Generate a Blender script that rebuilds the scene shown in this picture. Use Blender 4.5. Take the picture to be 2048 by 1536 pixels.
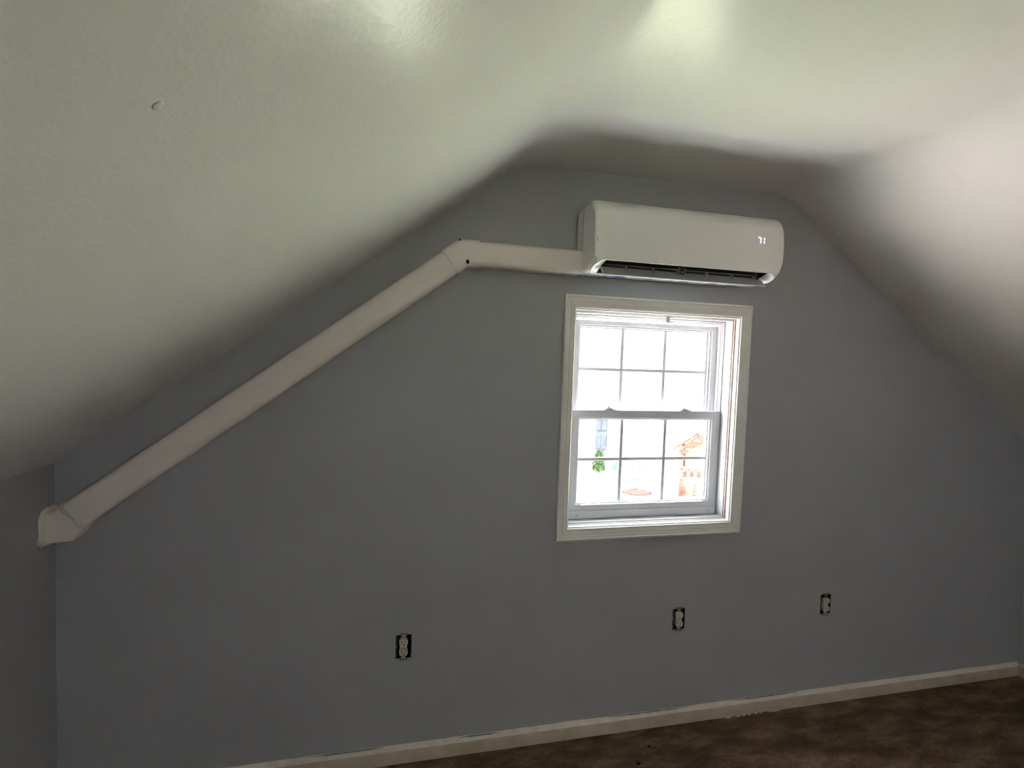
import bpy, bmesh, math, random
from mathutils import Vector, Matrix
import mathutils.noise as mnoise

for o in list(bpy.data.objects):
    bpy.data.objects.remove(o)
sc = bpy.context.scene
COL = sc.collection

# ------------------------------------------------------------------ camera
FPX = 1050.0
cam_d = bpy.data.cameras.new('camera')
cam_d.sensor_fit = 'HORIZONTAL'; cam_d.sensor_width = 36.0
cam_d.lens = FPX / 2048 * 36.0
cam_d.clip_start = 0.02; cam_d.clip_end = 500
cam = bpy.data.objects.new('camera', cam_d); COL.objects.link(cam)
R_ = Vector((0.97247521, -0.23033878, 0.03515688))
U_ = Vector((-0.02210803, 0.05898938, 0.99801377))
F_ = Vector((0.23195516, 0.97132091, -0.05227337))
M = Matrix((R_, U_, -F_)).transposed().to_4x4()
M.translation = Vector((0.0, -2.0, 1.59916))
cam.matrix_world = M
sc.camera = cam

# ------------------------------------------------------------------ world, sun, exposure
W = bpy.data.worlds.new('sky'); sc.world = W
W.use_nodes = True
wn = W.node_tree; wn.nodes.clear()
wo = wn.nodes.new('ShaderNodeOutputWorld'); wb = wn.nodes.new('ShaderNodeBackground')
wb.inputs['Color'].default_value = (0.96, 0.98, 1.0, 1)
wb.inputs['Strength'].default_value = 0.9
wn.links.new(wb.outputs[0], wo.inputs[0])

sun_d = bpy.data.lights.new('sun', 'SUN'); sun_d.energy = 5.5; sun_d.angle = math.radians(0.53)
sun_d.color = (1.0, 0.97, 0.92)
sun = bpy.data.objects.new('sun', sun_d); COL.objects.link(sun)
sun.rotation_euler = Vector((0.5, 0.05, -0.86)).to_track_quat('-Z', 'Y').to_euler()
sun.location = (-8, 4, 16)

vs = sc.view_settings
vs.view_transform = 'Standard'; vs.look = 'None'; vs.gamma = 1.0; vs.use_curve_mapping = False
vs.exposure = 5.15
sc.cycles.max_bounces = 14; sc.cycles.diffuse_bounces = 8; sc.cycles.glossy_bounces = 6
sc.cycles.transparent_max_bounces = 16
sc.cycles.sample_clamp_indirect = 0.0
sc.cycles.caustics_reflective = False; sc.cycles.caustics_refractive = False

# ------------------------------------------------------------------ materials
MATS = {}
def mat(name, col, rough=0.5, spec=0.5, bump=None, metal=0.0, var=None, emit=None):
    """bump = list of (scale, strength, distance); var = (scale, amount) slight value mottling"""
    m = bpy.data.materials.new(name); m.use_nodes = True
    nt = m.node_tree; b = nt.nodes['Principled BSDF']
    b.inputs['Base Color'].default_value = (*col, 1)
    b.inputs['Roughness'].default_value = rough
    b.inputs['Specular IOR Level'].default_value = spec
    b.inputs['Metallic'].default_value = metal
    tc = nt.nodes.new('ShaderNodeTexCoord')
    if emit:
        b.inputs['Emission Color'].default_value = (*emit[0], 1); b.inputs['Emission Strength'].default_value = emit[1]
    if var:
        n = nt.nodes.new('ShaderNodeTexNoise'); n.inputs['Scale'].default_value = var[0]
        n.inputs['Detail'].default_value = 4
        nt.links.new(tc.outputs['Object'], n.inputs['Vector'])
        r = nt.nodes.new('ShaderNodeMapRange')
        r.inputs['From Min'].default_value = 0.3; r.inputs['From Max'].default_value = 0.7
        r.inputs['To Min'].default_value = 1 - var[1]; r.inputs['To Max'].default_value = 1 + var[1]
        nt.links.new(n.outputs['Fac'], r.inputs['Value'])
        mx = nt.nodes.new('ShaderNodeMix'); mx.data_type = 'RGBA'; mx.blend_type = 'MULTIPLY'
        mx.inputs['Factor'].default_value = 1
        mx.inputs[6].default_value = (*col, 1)
        nt.links.new(r.outputs[0], mx.inputs[7]); nt.links.new(mx.outputs[2], b.inputs['Base Color'])
    prev = None
    for (s, st, d) in (bump or []):
        n = nt.nodes.new('ShaderNodeTexNoise'); n.inputs['Scale'].default_value = s; n.inputs['Detail'].default_value = 3
        nt.links.new(tc.outputs['Object'], n.inputs['Vector'])
        bp = nt.nodes.new('ShaderNodeBump'); bp.inputs['Strength'].default_value = st; bp.inputs['Distance'].default_value = d
        nt.links.new(n.outputs['Fac'], bp.inputs['Height'])
        if prev: nt.links.new(prev.outputs[0], bp.inputs['Normal'])
        prev = bp
    if prev: nt.links.new(prev.outputs[0], b.inputs['Normal'])
    MATS[name] = m
    return m

mat('wall_paint', (0.388, 0.394, 0.414), 0.55, 0.4, [(160, .25, .002), (9, .25, .004)], var=(2.5, .03))
mat('ceiling_paint', (0.81, 0.80, 0.785), 0.22, 0.15, [(120, .24, .002), (22, .12, .004)])
mat('trim_paint', (0.80, 0.775, 0.74), 0.42, 0.5, [(60, .1, .001)])
mat('baseboard_paint', (0.56, 0.47, 0.36), 0.5, 0.4, [(40, .3, .002)], var=(14, .12))
mat('base_caulk', (0.72, 0.66, 0.57), 0.6, 0.3, [(60, .3, .002)], var=(25, .10))
mat('vinyl', (0.66, 0.66, 0.69), 0.38, 0.5)
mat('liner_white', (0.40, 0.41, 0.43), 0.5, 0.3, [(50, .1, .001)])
mat('jamb_white', (0.62, 0.62, 0.62), 0.45, 0.4, [(50, .1, .001)])
mat('joint_caulk', (0.55, 0.53, 0.51), 0.6, 0.3)
mat('raw_wood', (0.42, 0.30, 0.25), 0.7, 0.3, var=(60, .3))
mat('grille', (0.70, 0.71, 0.73), 0.4, 0.4)
mat('ac_plastic', (0.89, 0.88, 0.87), 0.28, 0.5)
mat('ac_side', (0.62, 0.62, 0.62), 0.4, 0.45)
mat('ac_rim', (0.9, 0.9, 0.9), 0.15, 0.6)
mat('ac_dark', (0.045, 0.043, 0.05), 0.6, 0.3)
mat('ac_vane', (0.40, 0.385, 0.39), 0.5, 0.4)
mat('label_white', (0.74, 0.82, 0.88), 0.4, 0.4, var=(60, .08))
mat('label_blue', (0.02, 0.13, 0.55), 0.4)
mat('label_red', (0.5, 0.03, 0.04), 0.4)
mat('label_grey', (0.18, 0.22, 0.27), 0.5)
mat('gold', (0.8, 0.6, 0.2), 0.25, 0.5, metal=0.8)
mat('led', (0.8, 0.8, 1.0), 0.4, emit=((0.86, 0.82, 1.0), 0.040))
mat('pvc', (0.86, 0.79, 0.745), 0.36, 0.5, [(30, .05, .001)])
mat('caulk', (0.72, 0.68, 0.62), 0.7, 0.3, [(120, .5, .004)])
mat('hole_dark', (0.02, 0.016, 0.014), 0.8, 0.1)
mat('box_dark', (0.012, 0.012, 0.013), 0.8, 0.1)
mat('receptacle', (0.62, 0.55, 0.43), 0.4, 0.5)
mat('steel', (0.38, 0.37, 0.36), 0.45, 0.5, metal=0.6)
mat('chip_white', (0.55, 0.55, 0.55), 0.7)
mat('metal_grey', (0.30, 0.31, 0.34), 0.4, 0.5, metal=0.3)
mat('clear_plastic', (0.42, 0.42, 0.43), 0.25, 0.6)
mat('bark', (0.12, 0.105, 0.118), 0.9, 0.1, var=(9, .3))
mat('leaf_dark', (0.038, 0.064, 0.026), 0.7, 0.1, var=(25, .5))
mat('leaf_mid', (0.05, 0.075, 0.04), 0.7, 0.1, var=(25, .5))
mat('mulch', (0.055, 0.036, 0.032), 0.9, 0.05, var=(30, .5))
mat('cedar', (0.074, 0.033, 0.026), 0.85, 0.05, var=(8, .35))
mat('cedar_dark', (0.06, 0.045, 0.048), 0.85, 0.05, var=(8, .3))
mat('shingle', (0.09, 0.08, 0.076), 0.9, 0.05, var=(12, .3))
mat('teal', (0.06, 0.17, 0.165), 0.6, 0.1)
mat('siding', (0.72, 0.72, 0.70), 0.8, 0.1)
mat('door_slate', (0.028, 0.031, 0.041), 0.8, 0.05, var=(4, .2))
mat('driveway', (0.46, 0.405, 0.385), 0.9, 0.1, var=(1.5, .06))
mat('concrete', (0.60, 0.59, 0.62), 0.9, 0.1, var=(2, .06))
mat('stone', (0.12, 0.12, 0.12), 0.9, 0.05, var=(6, .4))
mat('roofing', (0.2, 0.19, 0.19), 0.9, 0.1, var=(8, .2))

def glass_mat():
    m = bpy.data.materials.new('window_glass'); m.use_nodes = True
    nt = m.node_tree; nt.nodes.clear()
    out = nt.nodes.new('ShaderNodeOutputMaterial'); mix = nt.nodes.new('ShaderNodeMixShader')
    tr = nt.nodes.new('ShaderNodeBsdfTransparent'); gl = nt.nodes.new('ShaderNodeBsdfGlossy')
    tr.inputs[0].default_value = (0.93, 0.95, 0.95, 1); gl.inputs['Roughness'].default_value = 0.02
    # Schlick reflectance per face (the Fresnel node would totally reflect steep rays at the far face of a thin pane)
    lw = nt.nodes.new('ShaderNodeLayerWeight')
    pw = nt.nodes.new('ShaderNodeMath'); pw.operation = 'POWER'; pw.inputs[1].default_value = 5.0
    nt.links.new(lw.outputs['Facing'], pw.inputs[0])
    fr = nt.nodes.new('ShaderNodeMath'); fr.operation = 'MULTIPLY_ADD'; fr.inputs[1].default_value = 0.60; fr.inputs[2].default_value = 0.035
    nt.links.new(pw.outputs[0], fr.inputs[0])
    nt.links.new(fr.outputs[0], mix.inputs[0]); nt.links.new(tr.outputs[0], mix.inputs[1]); nt.links.new(gl.outputs[0], mix.inputs[2])
    nt.links.new(mix.outputs[0], out.inputs[0]); MATS['glass'] = m
glass_mat()

def floor_mat():
    m = mat('floor_stain', (0.1, 0.06, 0.04), 0.55, 0.3, [(45, .3, .003)])
    nt = m.node_tree; b = nt.nodes['Principled BSDF']; tc = nt.nodes.new('ShaderNodeTexCoord')
    mp = nt.nodes.new('ShaderNodeMapping'); mp.inputs['Scale'].default_value = (1.2, 3.2, 1); mp.inputs['Rotation'].default_value = (0, 0, 0.6)
    nt.links.new(tc.outputs['Object'], mp.inputs[0])
    n1 = nt.nodes.new('ShaderNodeTexNoise'); n1.inputs['Scale'].default_value = 4.6; n1.inputs['Detail'].default_value = 8; n1.inputs['Roughness'].default_value = .62
    nt.links.new(mp.outputs[0], n1.inputs['Vector'])
    r = nt.nodes.new('ShaderNodeValToRGB')
    e = r.color_ramp.elements
    e[0].position = .34; e[0].color = (0.070, 0.039, 0.023, 1)
    e[1].position = .66; e[1].color = (0.235, 0.160, 0.103, 1)
    e2 = r.color_ramp.elements.new(.5); e2.color = (0.142, 0.086, 0.051, 1)
    nt.links.new(n1.outputs['Fac'], r.inputs[0])
    n2 = nt.nodes.new('ShaderNodeTexNoise'); n2.inputs['Scale'].default_value = 90; n2.inputs['Detail'].default_value = 3
    nt.links.new(tc.outputs['Object'], n2.inputs['Vector'])
    mr = nt.nodes.new('ShaderNodeMapRange'); mr.inputs['From Min'].default_value = .3; mr.inputs['From Max'].default_value = .7
    mr.inputs['To Min'].default_value = .75; mr.inputs['To Max'].default_value = 1.25
    nt.links.new(n2.outputs['Fac'], mr.inputs['Value'])
    mx = nt.nodes.new('ShaderNodeMix'); mx.data_type = 'RGBA'; mx.blend_type = 'MULTIPLY'; mx.inputs['Factor'].default_value = 1
    nt.links.new(r.outputs[0], mx.inputs[6]); nt.links.new(mr.outputs[0], mx.inputs[7])
    nt.links.new(mx.outputs[2], b.inputs['Base Color'])
floor_mat()

def ground_mat():
    # lawn with a bare warm clay patch towards the left side of the house
    m = mat('yard_surface', (0.3, 0.35, 0.2), 0.9, 0.05)
    nt = m.node_tree; b = nt.nodes['Principled BSDF']; tc = nt.nodes.new('ShaderNodeTexCoord')
    sx = nt.nodes.new('ShaderNodeSeparateXYZ'); nt.links.new(tc.outputs['Object'], sx.inputs[0])
    n = nt.nodes.new('ShaderNodeTexNoise'); n.inputs['Scale'].default_value = .5; n.inputs['Detail'].default_value = 3
    nt.links.new(tc.outputs['Object'], n.inputs['Vector'])
    a = nt.nodes.new('ShaderNodeMath'); a.operation = 'MULTIPLY_ADD'; a.inputs[1].default_value = 2.0
    nt.links.new(n.outputs['Fac'], a.inputs[0]); nt.links.new(sx.outputs['X'], a.inputs[2])
    mr = nt.nodes.new('ShaderNodeMapRange'); mr.inputs['From Min'].default_value = -1.2; mr.inputs['From Max'].default_value = 2.0
    nt.links.new(a.outputs[0], mr.inputs['Value'])
    mx = nt.nodes.new('ShaderNodeMix'); mx.data_type = 'RGBA'
    mx.inputs[6].default_value = (0.40, 0.33, 0.29, 1)
    mx.inputs[7].default_value = (0.30, 0.315, 0.225, 1)
    nt.links.new(mr.outputs[0], mx.inputs['Factor'])
    nt.links.new(mx.outputs[2], b.inputs['Base Color'])
ground_mat()

# ------------------------------------------------------------------ mesh helpers
def link(name, bm, m, parent=None, smooth=False, mats=None):
    me = bpy.data.meshes.new(name)
    bmesh.ops.recalc_face_normals(bm, faces=bm.faces)
    bm.to_mesh(me); bm.free()
    for k in (mats or [m]): me.materials.append(MATS[k])
    if smooth:
        for p in me.polygons: p.use_smooth = True
    o = bpy.data.objects.new(name, me); COL.objects.link(o)
    if parent is not None: o.parent = parent
    return o
def auto_smooth(o, deg=35):
    me = o.data
    for p in me.polygons: p.use_smooth = True
    bm = bmesh.new(); bm.from_mesh(me)
    for e in bm.edges:
        if len(e.link_faces) == 2: e.smooth = e.calc_face_angle(0) < math.radians(deg)
        else: e.smooth = False
    bm.to_mesh(me); bm.free()
    return o
def NB(): return bmesh.new()
def box(bm, x0, x1, y0, y1, z0, z1, bev=0.0, segs=2):
    vs = [bm.verts.new((x, y, z)) for x in (x0, x1) for y in (y0, y1) for z in (z0, z1)]
    fs = [(0, 1, 3, 2), (4, 6, 7, 5), (0, 4, 5, 1), (2, 3, 7, 6), (0, 2, 6, 4), (1, 5, 7, 3)]
    F = [bm.faces.new([vs[i] for i in f]) for f in fs]
    if bev > 0:
        es = list({e for f in F for e in f.edges})
        bmesh.ops.bevel(bm, geom=es, offset=bev, segments=segs, affect='EDGES', profile=.5)
def prism(bm, pts, ax, a0, a1):
    """pts 2-D polygon; ax = extrusion axis: 'x' -> pts (y,z); 'y' -> pts (x,z); 'z' -> pts (x,y)"""
    def P(p, a):
        return {'x': (a, p[0], p[1]), 'y': (p[0], a, p[1]), 'z': (p[0], p[1], a)}[ax]
    A = [bm.verts.new(P(p, a0)) for p in pts]; B = [bm.verts.new(P(p, a1)) for p in pts]
    n = len(pts)
    bm.faces.new(A); bm.faces.new(B[::-1])
    for i in range(n): bm.faces.new((A[i], A[(i + 1) % n], B[(i + 1) % n], B[i]))
def loft(bm, rings, close_ring=False, cap=False):
    V = [[bm.verts.new(p) for p in r] for r in rings]
    n = len(V[0])
    for i in range(len(V) - 1):
        for j in range(n if close_ring else n - 1):
            q = [V[i][j], V[i][(j + 1) % n], V[i + 1][(j + 1) % n], V[i + 1][j]]
            bm.faces.new(q)
    if cap:
        bm.faces.new(V[0]); bm.faces.new(V[-1][::-1])
    return V
def tube(bm, pts, r, n=8):
    pts = [Vector(p) for p in pts]; rings = []
    up = Vector((0.123, .33, .9))
    for i, p in enumerate(pts):
        t = (pts[min(i + 1, len(pts) - 1)] - pts[max(i - 1, 0)]).normalized()
        a = t.cross(up).normalized(); b = t.cross(a)
        rr = r[i] if isinstance(r, (list, tuple)) else r
        rings.append([p + rr * (math.cos(2 * math.pi * k / n) * a + math.sin(2 * math.pi * k / n) * b) for k in range(n)])
    loft(bm, rings, True, True)
def cyl(bm, c, r, h, axis='y', n=16, bev=0):
    c = Vector(c); ring = []
    for s in (0, 1):
        L = []
        for k in range(n):
            a = 2 * math.pi * k / n; u, v = r * math.cos(a), r * math.sin(a)
            L.append(c + {'y': Vector((u, -h * s, v)), 'z': Vector((u, v, h * s)), 'x': Vector((h * s, u, v))}[axis])
        ring.append(L)
    loft(bm, ring, True, True)
def boolean_cut(o, cutters):
    for c in cutters:
        md = o.modifiers.new('b', 'BOOLEAN'); md.operation = 'DIFFERENCE'; md.object = c; md.solver = 'EXACT'
    dg = bpy.context.evaluated_depsgraph_get(); dg.update()
    me = bpy.data.meshes.new_from_object(o.evaluated_get(dg))
    o.modifiers.clear(); old = o.data; o.data = me; bpy.data.meshes.remove(old)
    for c in cutters:
        m_ = c.data; bpy.data.objects.remove(c); bpy.data.meshes.remove(m_)
def tag(o, label=None, cat=None, group=None, kind=None):
    if label: o['label'] = label
    if cat: o['category'] = cat
    if group: o['group'] = group
    if kind: o['kind'] = kind
    return o
def empty(name, loc=(0, 0, 0)):
    o = bpy.data.objects.new(name, None); o.empty_display_size = .05; o.location = loc
    COL.objects.link(o); return o
def struct(o, label, cat):
    return tag(o, label, cat, kind='structure')
def copy_tree(o, parent=None):
    c = o.copy(); COL.objects.link(c); c.parent = parent
    for ch in list(o.children): copy_tree(ch, c)
    return c

# ------------------------------------------------------------------ room shell
FZ = 0.014                       # finished floor height
XL, XR = -1.053, 3.284           # knee walls
CL, CR, ZC = 0.4858, 1.7029, 2.342
TN = 0.7416
ZK = ZC - TN * (CL - XL)
YB = -6.5                        # back gable
WT = 0.16                        # wall thickness

def fillet(p, a, b, t, n=7):
    """rounded corner at p between directions to a and b, tangent length t"""
    p, a, b = Vector(p), Vector(a), Vector(b)
    s = p + (a - p).normalized() * t; e = p + (b - p).normalized() * t
    return [((1 - u) ** 2) * s + 2 * u * (1 - u) * p + u * u * e for u in [i / (n - 1) for i in range(n)]]
kl, cl, cr, kr = (XL, ZK), (CL, ZC), (CR, ZC), (XR, ZK)
inner = [Vector(kl)] + fillet(cl, kl, cr, .075) + fillet(cr, cl, kr, .085) + [Vector(kr)]
outer = [Vector((XR + .25, ZK - .02)), Vector((CR + .08, ZC + .14)), Vector((CL - .08, ZC + .14)), Vector((XL - .25, ZK - .02))]
bm = NB()
# the ceiling sheet is subdivided along the room so that its lower face carries a slight unevenness
prof = [tuple(v) for v in inner] + [tuple(v) for v in outer]
prism(bm, prof, 'y', YB - WT, WT)
ceiling = auto_smooth(link('ceiling', bm, 'ceiling_paint'), 30)
struct(ceiling, 'off-white painted attic ceiling with two slopes and a narrow flat strip', 'ceiling')
bm = NB(); mnpts = []
n_ = Vector((TN, 0, -1)).normalized(); t_ = Vector((1, 0, TN)).normalized()
C0 = Vector((-0.2146, -1.4294, 0)); C0.z = ZC - TN * (CL - C0.x)
rings = []
for k, (r, h) in enumerate([(.0062, 0), (.0046, .0006), (.0025, .0010), (.0006, .0011)]):
    rings.append([C0 + n_ * h + r * (math.cos(a) * t_ + math.sin(a) * Vector((0, 1, 0))) for a in [2 * math.pi * i / 14 for i in range(14)]])
loft(bm, rings, True, True)
tag(link('nail_pop', bm, 'ceiling_paint', ceiling, True), 'small raised round bump under the ceiling paint')

def gable(name, y0, y1):
    bm = NB()
    pts = [(XL - .12, -.1), (XR + .12, -.1), (XR + .12, ZK), (CR + .05, ZC + .06), (CL - .05, ZC + .06), (XL - .12, ZK)]
    prism(bm, pts, 'y', y0, y1)
    return link(name, bm, 'wall_paint')
random.seed(4)
def jag_rect(x0, x1, z0, z1, j, step=.009):
    P = []
    def seg(a, b):
        n = max(2, int((Vector(b) - Vector(a)).length / step))
        for i in range(n):
            u = i / n; P.append((a[0] + (b[0] - a[0]) * u + random.uniform(-j, j), a[1] + (b[1] - a[1]) * u + random.uniform(-j, j)))
    seg((x0, z0), (x1, z0)); seg((x1, z0), (x1, z1)); seg((x1, z1), (x0, z1)); seg((x0, z1), (x0, z0))
    return P
OUTLETS = [(0.085, 0.470), (1.2635, 0.4805), (2.0305, 0.487)]
OW, OH = 0.0295, 0.0465
wall_front = gable('wall_front', 0.0, WT)
cut = []
bm = NB(); box(bm, .722, 1.490, -.1, .4, .893, 1.811); cut.append(link('cut', bm, 'wall_paint'))
for (ox, oz) in OUTLETS:
    bm = NB(); prism(bm, jag_rect(ox - OW, ox + OW, oz - OH, oz + OH, .0014), 'y', -.05, .058); cut.append(link('cut', bm, 'wall_paint'))
boolean_cut(wall_front, cut)
struct(wall_front, 'grey painted gable wall with the window, air conditioner and bare outlets', 'wall')
wall_back = gable('wall_back', YB - WT, YB)
bm = NB(); box(bm, .722, 1.490, YB - .4, YB + .1, .893, 1.811); boolean_cut(wall_back, [link('cut', bm, 'wall_paint')])
struct(wall_back, 'grey gable wall behind the camera ', 'wall')
bm = NB(); box(bm, XL - .12, XL, YB - .1, .1, -.1, ZK + .012)
struct(link('wall_left', bm, 'wall_paint'), 'low grey knee wall on the left where the pipe cover ends', 'wall')
bm = NB(); box(bm, XR, XR + .12, YB - .1, .1, -.1, ZK + .012)
struct(link('wall_right', bm, 'wall_paint'), 'low grey knee wall at the right edge', 'wall')

# small scars on the gable wall
random.seed(11)
for (x, z, w, h, rot) in [(0.297, .161, .018, .004, .25), (0.319, .098, .008, .012, 0), (2.737, .318, .010, .004, .3)]:
    bm = NB(); P = []
    for i in range(9):
        a = 2 * math.pi * i / 9; r = random.uniform(.6, 1.1)
        P.append((x + r * w / 2 * math.cos(a), z + r * h / 2 * math.sin(a) + rot * r * w / 2 * math.cos(a)))
    prism(bm, P, 'y', -.0008, .001)
    link('paint_chip', bm, 'chip_white', wall_front)

# floor with the short open seam near the right outlet
bm = NB()
SX = 2.474
loop = [(XL - .1, .05), (XL - .1, YB - .1), (XR + .1, YB - .1), (XR + .1, .05), (SX + .003, .05), (SX + .0042, -.08), (SX + .0042, -.2), (SX + .001, -.285), (SX - .0012, -.2), (SX - .003, -.08), (SX - .003, .05)]
prism(bm, loop, 'z', -.09, FZ)
floor = struct(link('floor', bm, 'floor_stain'), 'brown blotchy stained wooden floor with a short dark seam', 'floor')
bm = NB(); box(bm, SX - .02, SX + .03, -.3, .04, -.1, FZ - .008); link('seam_filler', bm, 'hole_dark', floor)
random.seed(7)
for (x, y, w, h) in [(1.085, -.115, .022, .014), (1.0, -.19, .02, .016), (2.62, -.16, .006, .006), (1.25, -.21, .006, .005)]:
    bm = NB(); P = []
    for i in range(10):
        a = 2 * math.pi * i / 10; r = random.uniform(.6, 1.15); P.append((x + w / 2 * r * math.cos(a), y + h / 2 * r * math.sin(a)))
    prism(bm, P, 'z', FZ - .001, FZ + .0006)
    link('stain_spot', bm, 'hole_dark', floor)

# baseboards: low painted board with a caulked sloping top
def base_profile(s):   # distance from wall, height
    return [(0, FZ - .002), (s * .018, FZ - .002), (s * .018, FZ + .047), (s * .0165, FZ + .052), (s * .008, FZ + .057), (0, FZ + .066)]
def base_run(name, ax, a0, a1, off, s, label, wav=.0016):
    bm = NB(); n = 120; rings = []
    for i in range(n + 1):
        a = a0 + (a1 - a0) * i / n
        w = wav * (mnoise.noise(Vector((a * 7, off, 1))) + .6 * mnoise.noise(Vector((a * 23, off, 5))))
        r = []
        for k, (d, z) in enumerate(base_profile(s)):
            if k == 5: z += w * 1.6
            if k in (3, 4): z += w * .4
            r.append((a, off + d, z) if ax == 'x' else (off + d, a, z))
        rings.append(r)
    loft(bm, rings, True, True)
    o = auto_smooth(link(name, bm, None, mats=['baseboard_paint', 'base_caulk']), 25)
    for p in o.data.polygons:      # the sloping top is a bead of paler caulk
        if p.center.z > FZ + .0525 and abs(p.normal.z) > .35: p.material_index = 1
    return struct(o, label, 'baseboard')
bb = base_run('baseboard_front', 'x', XL, XR, 0.0, -1, 'cream baseboard with caulked top under the grey gable wall')
base_run('baseboard_left', 'y', YB, 0, XL, 1, 'cream baseboard along the left knee wall')
base_run('baseboard_right', 'y', YB, 0, XR, -1, 'cream baseboard along the right knee wall')
base_run('baseboard_back', 'x', XL, XR, YB, 1, 'cream baseboard under the back gable wall')
# wall paint brushed down on the caulk, and loose caulk flakes at the floor
random.seed(3)
MATS['smear'] = mat('paint_smear', (0.19, 0.225, 0.26), .6)
for (x0, x1, zz) in [(.31, .47, .0635), (.95, 1.33, .0645), (1.55, 1.9, .0648), (-.25, .02, .0645)]:
    bm = NB(); n = 26; rings = []
    for i in range(n + 1):
        x = x0 + (x1 - x0) * i / n; e = min(1, 4 * min(i, n - i) / n) + .02
        h = .0021 * e * (1 + .8 * mnoise.noise(Vector((x * 40, 2, 0))))
        zc = FZ + zz - .0008; yc = -(.0165 - (zz - .052) * 1.15) if zz < .057 else -(.066 - zz) * .89
        rings.append([(x, yc - .0022 - h * .55, zc - h), (x, yc - .0026, zc), (x, yc - .0012 + h * .5, zc + h), (x, yc + .002, zc)])
    loft(bm, rings, True, True)
    link('paint_smear', bm, 'smear', bb, True)
for i in range(20):
    x = random.uniform(1.50, 1.80)
    w = random.uniform(.003, .010); bm = NB()
    P = [(x + w * math.cos(a) * random.uniform(.6, 1.1), -.0205 - random.uniform(0, .003) + .002 * math.sin(a)) for a in [2 * math.pi * k / 7 for k in range(7)]]
    prism(bm, P, 'z', FZ, FZ + random.uniform(.001, .003))
    link('caulk_flake', bm, 'caulk', bb)

# ------------------------------------------------------------------ window
def casing_piece(P0, P1, I0, I1):
    """one mitred casing board; P = outer corners, I = inner corners (x,z)"""
    prof = [(0, .0), (0, .017), (.10, .0185), (.16, .0185), (.20, .0150), (.30, .0148), (.52, .0122), (.56, .0135), (.62, .0125), (.86, .0100), (.90, .0112), (.96, .0105), (1, .0085), (1, 0)]
    rings = []
    for (o, i) in ((P0, I0), (P1, I1)):
        rings.append([(o[0] + (i[0] - o[0]) * t, -d, o[1] + (i[1] - o[1]) * t) for t, d in prof])
    bm = NB(); loft(bm, rings, True, True)
    return bm
def rect_frame(bm, x0, x1, z0, z1, wl, wr, wb, wt, y0, y1, bev=.0015):
    """four mitre-free bars in one mesh: a rectangular frame"""
    box(bm, x0, x0 + wl, y0, y1, z0, z1, bev, 1); box(bm, x1 - wr, x1, y0, y1, z0, z1, bev, 1)
    box(bm, x0 + wl, x1 - wr, y0 + .0002, y1, z1 - wt, z1, bev, 1); box(bm, x0 + wl, x1 - wr, y0 + .0002, y1, z0, z0 + wb, bev, 1)
def mitre_frame(bm, outer, inner, y0, y1, step=None):
    """mitred frame as a closed ring: outer/inner = (x0,x1,z0,z1); optional step list of (t, y) across the face"""
    def corners(r): return [(r[0], r[2]), (r[1], r[2]), (r[1], r[3]), (r[0], r[3])]
    O, I = corners(outer), corners(inner)
    prof = step or [(0, y0), (1, y0)]
    prof = [(0, y1)] + prof + [(1, y1)]
    rings = [[(o[0] + (i[0] - o[0]) * t, y, o[1] + (i[1] - o[1]) * t) for t, y in prof] for o, i in zip(O, I)]
    V = [[bm.verts.new(p) for p in r] for r in rings]; n = len(prof)
    for a in range(4):
        b = (a + 1) % 4
        for j in range(n):
            k = (j + 1) % n
            bm.faces.new((V[a][j], V[a][k], V[b][k], V[b][j]))

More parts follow.
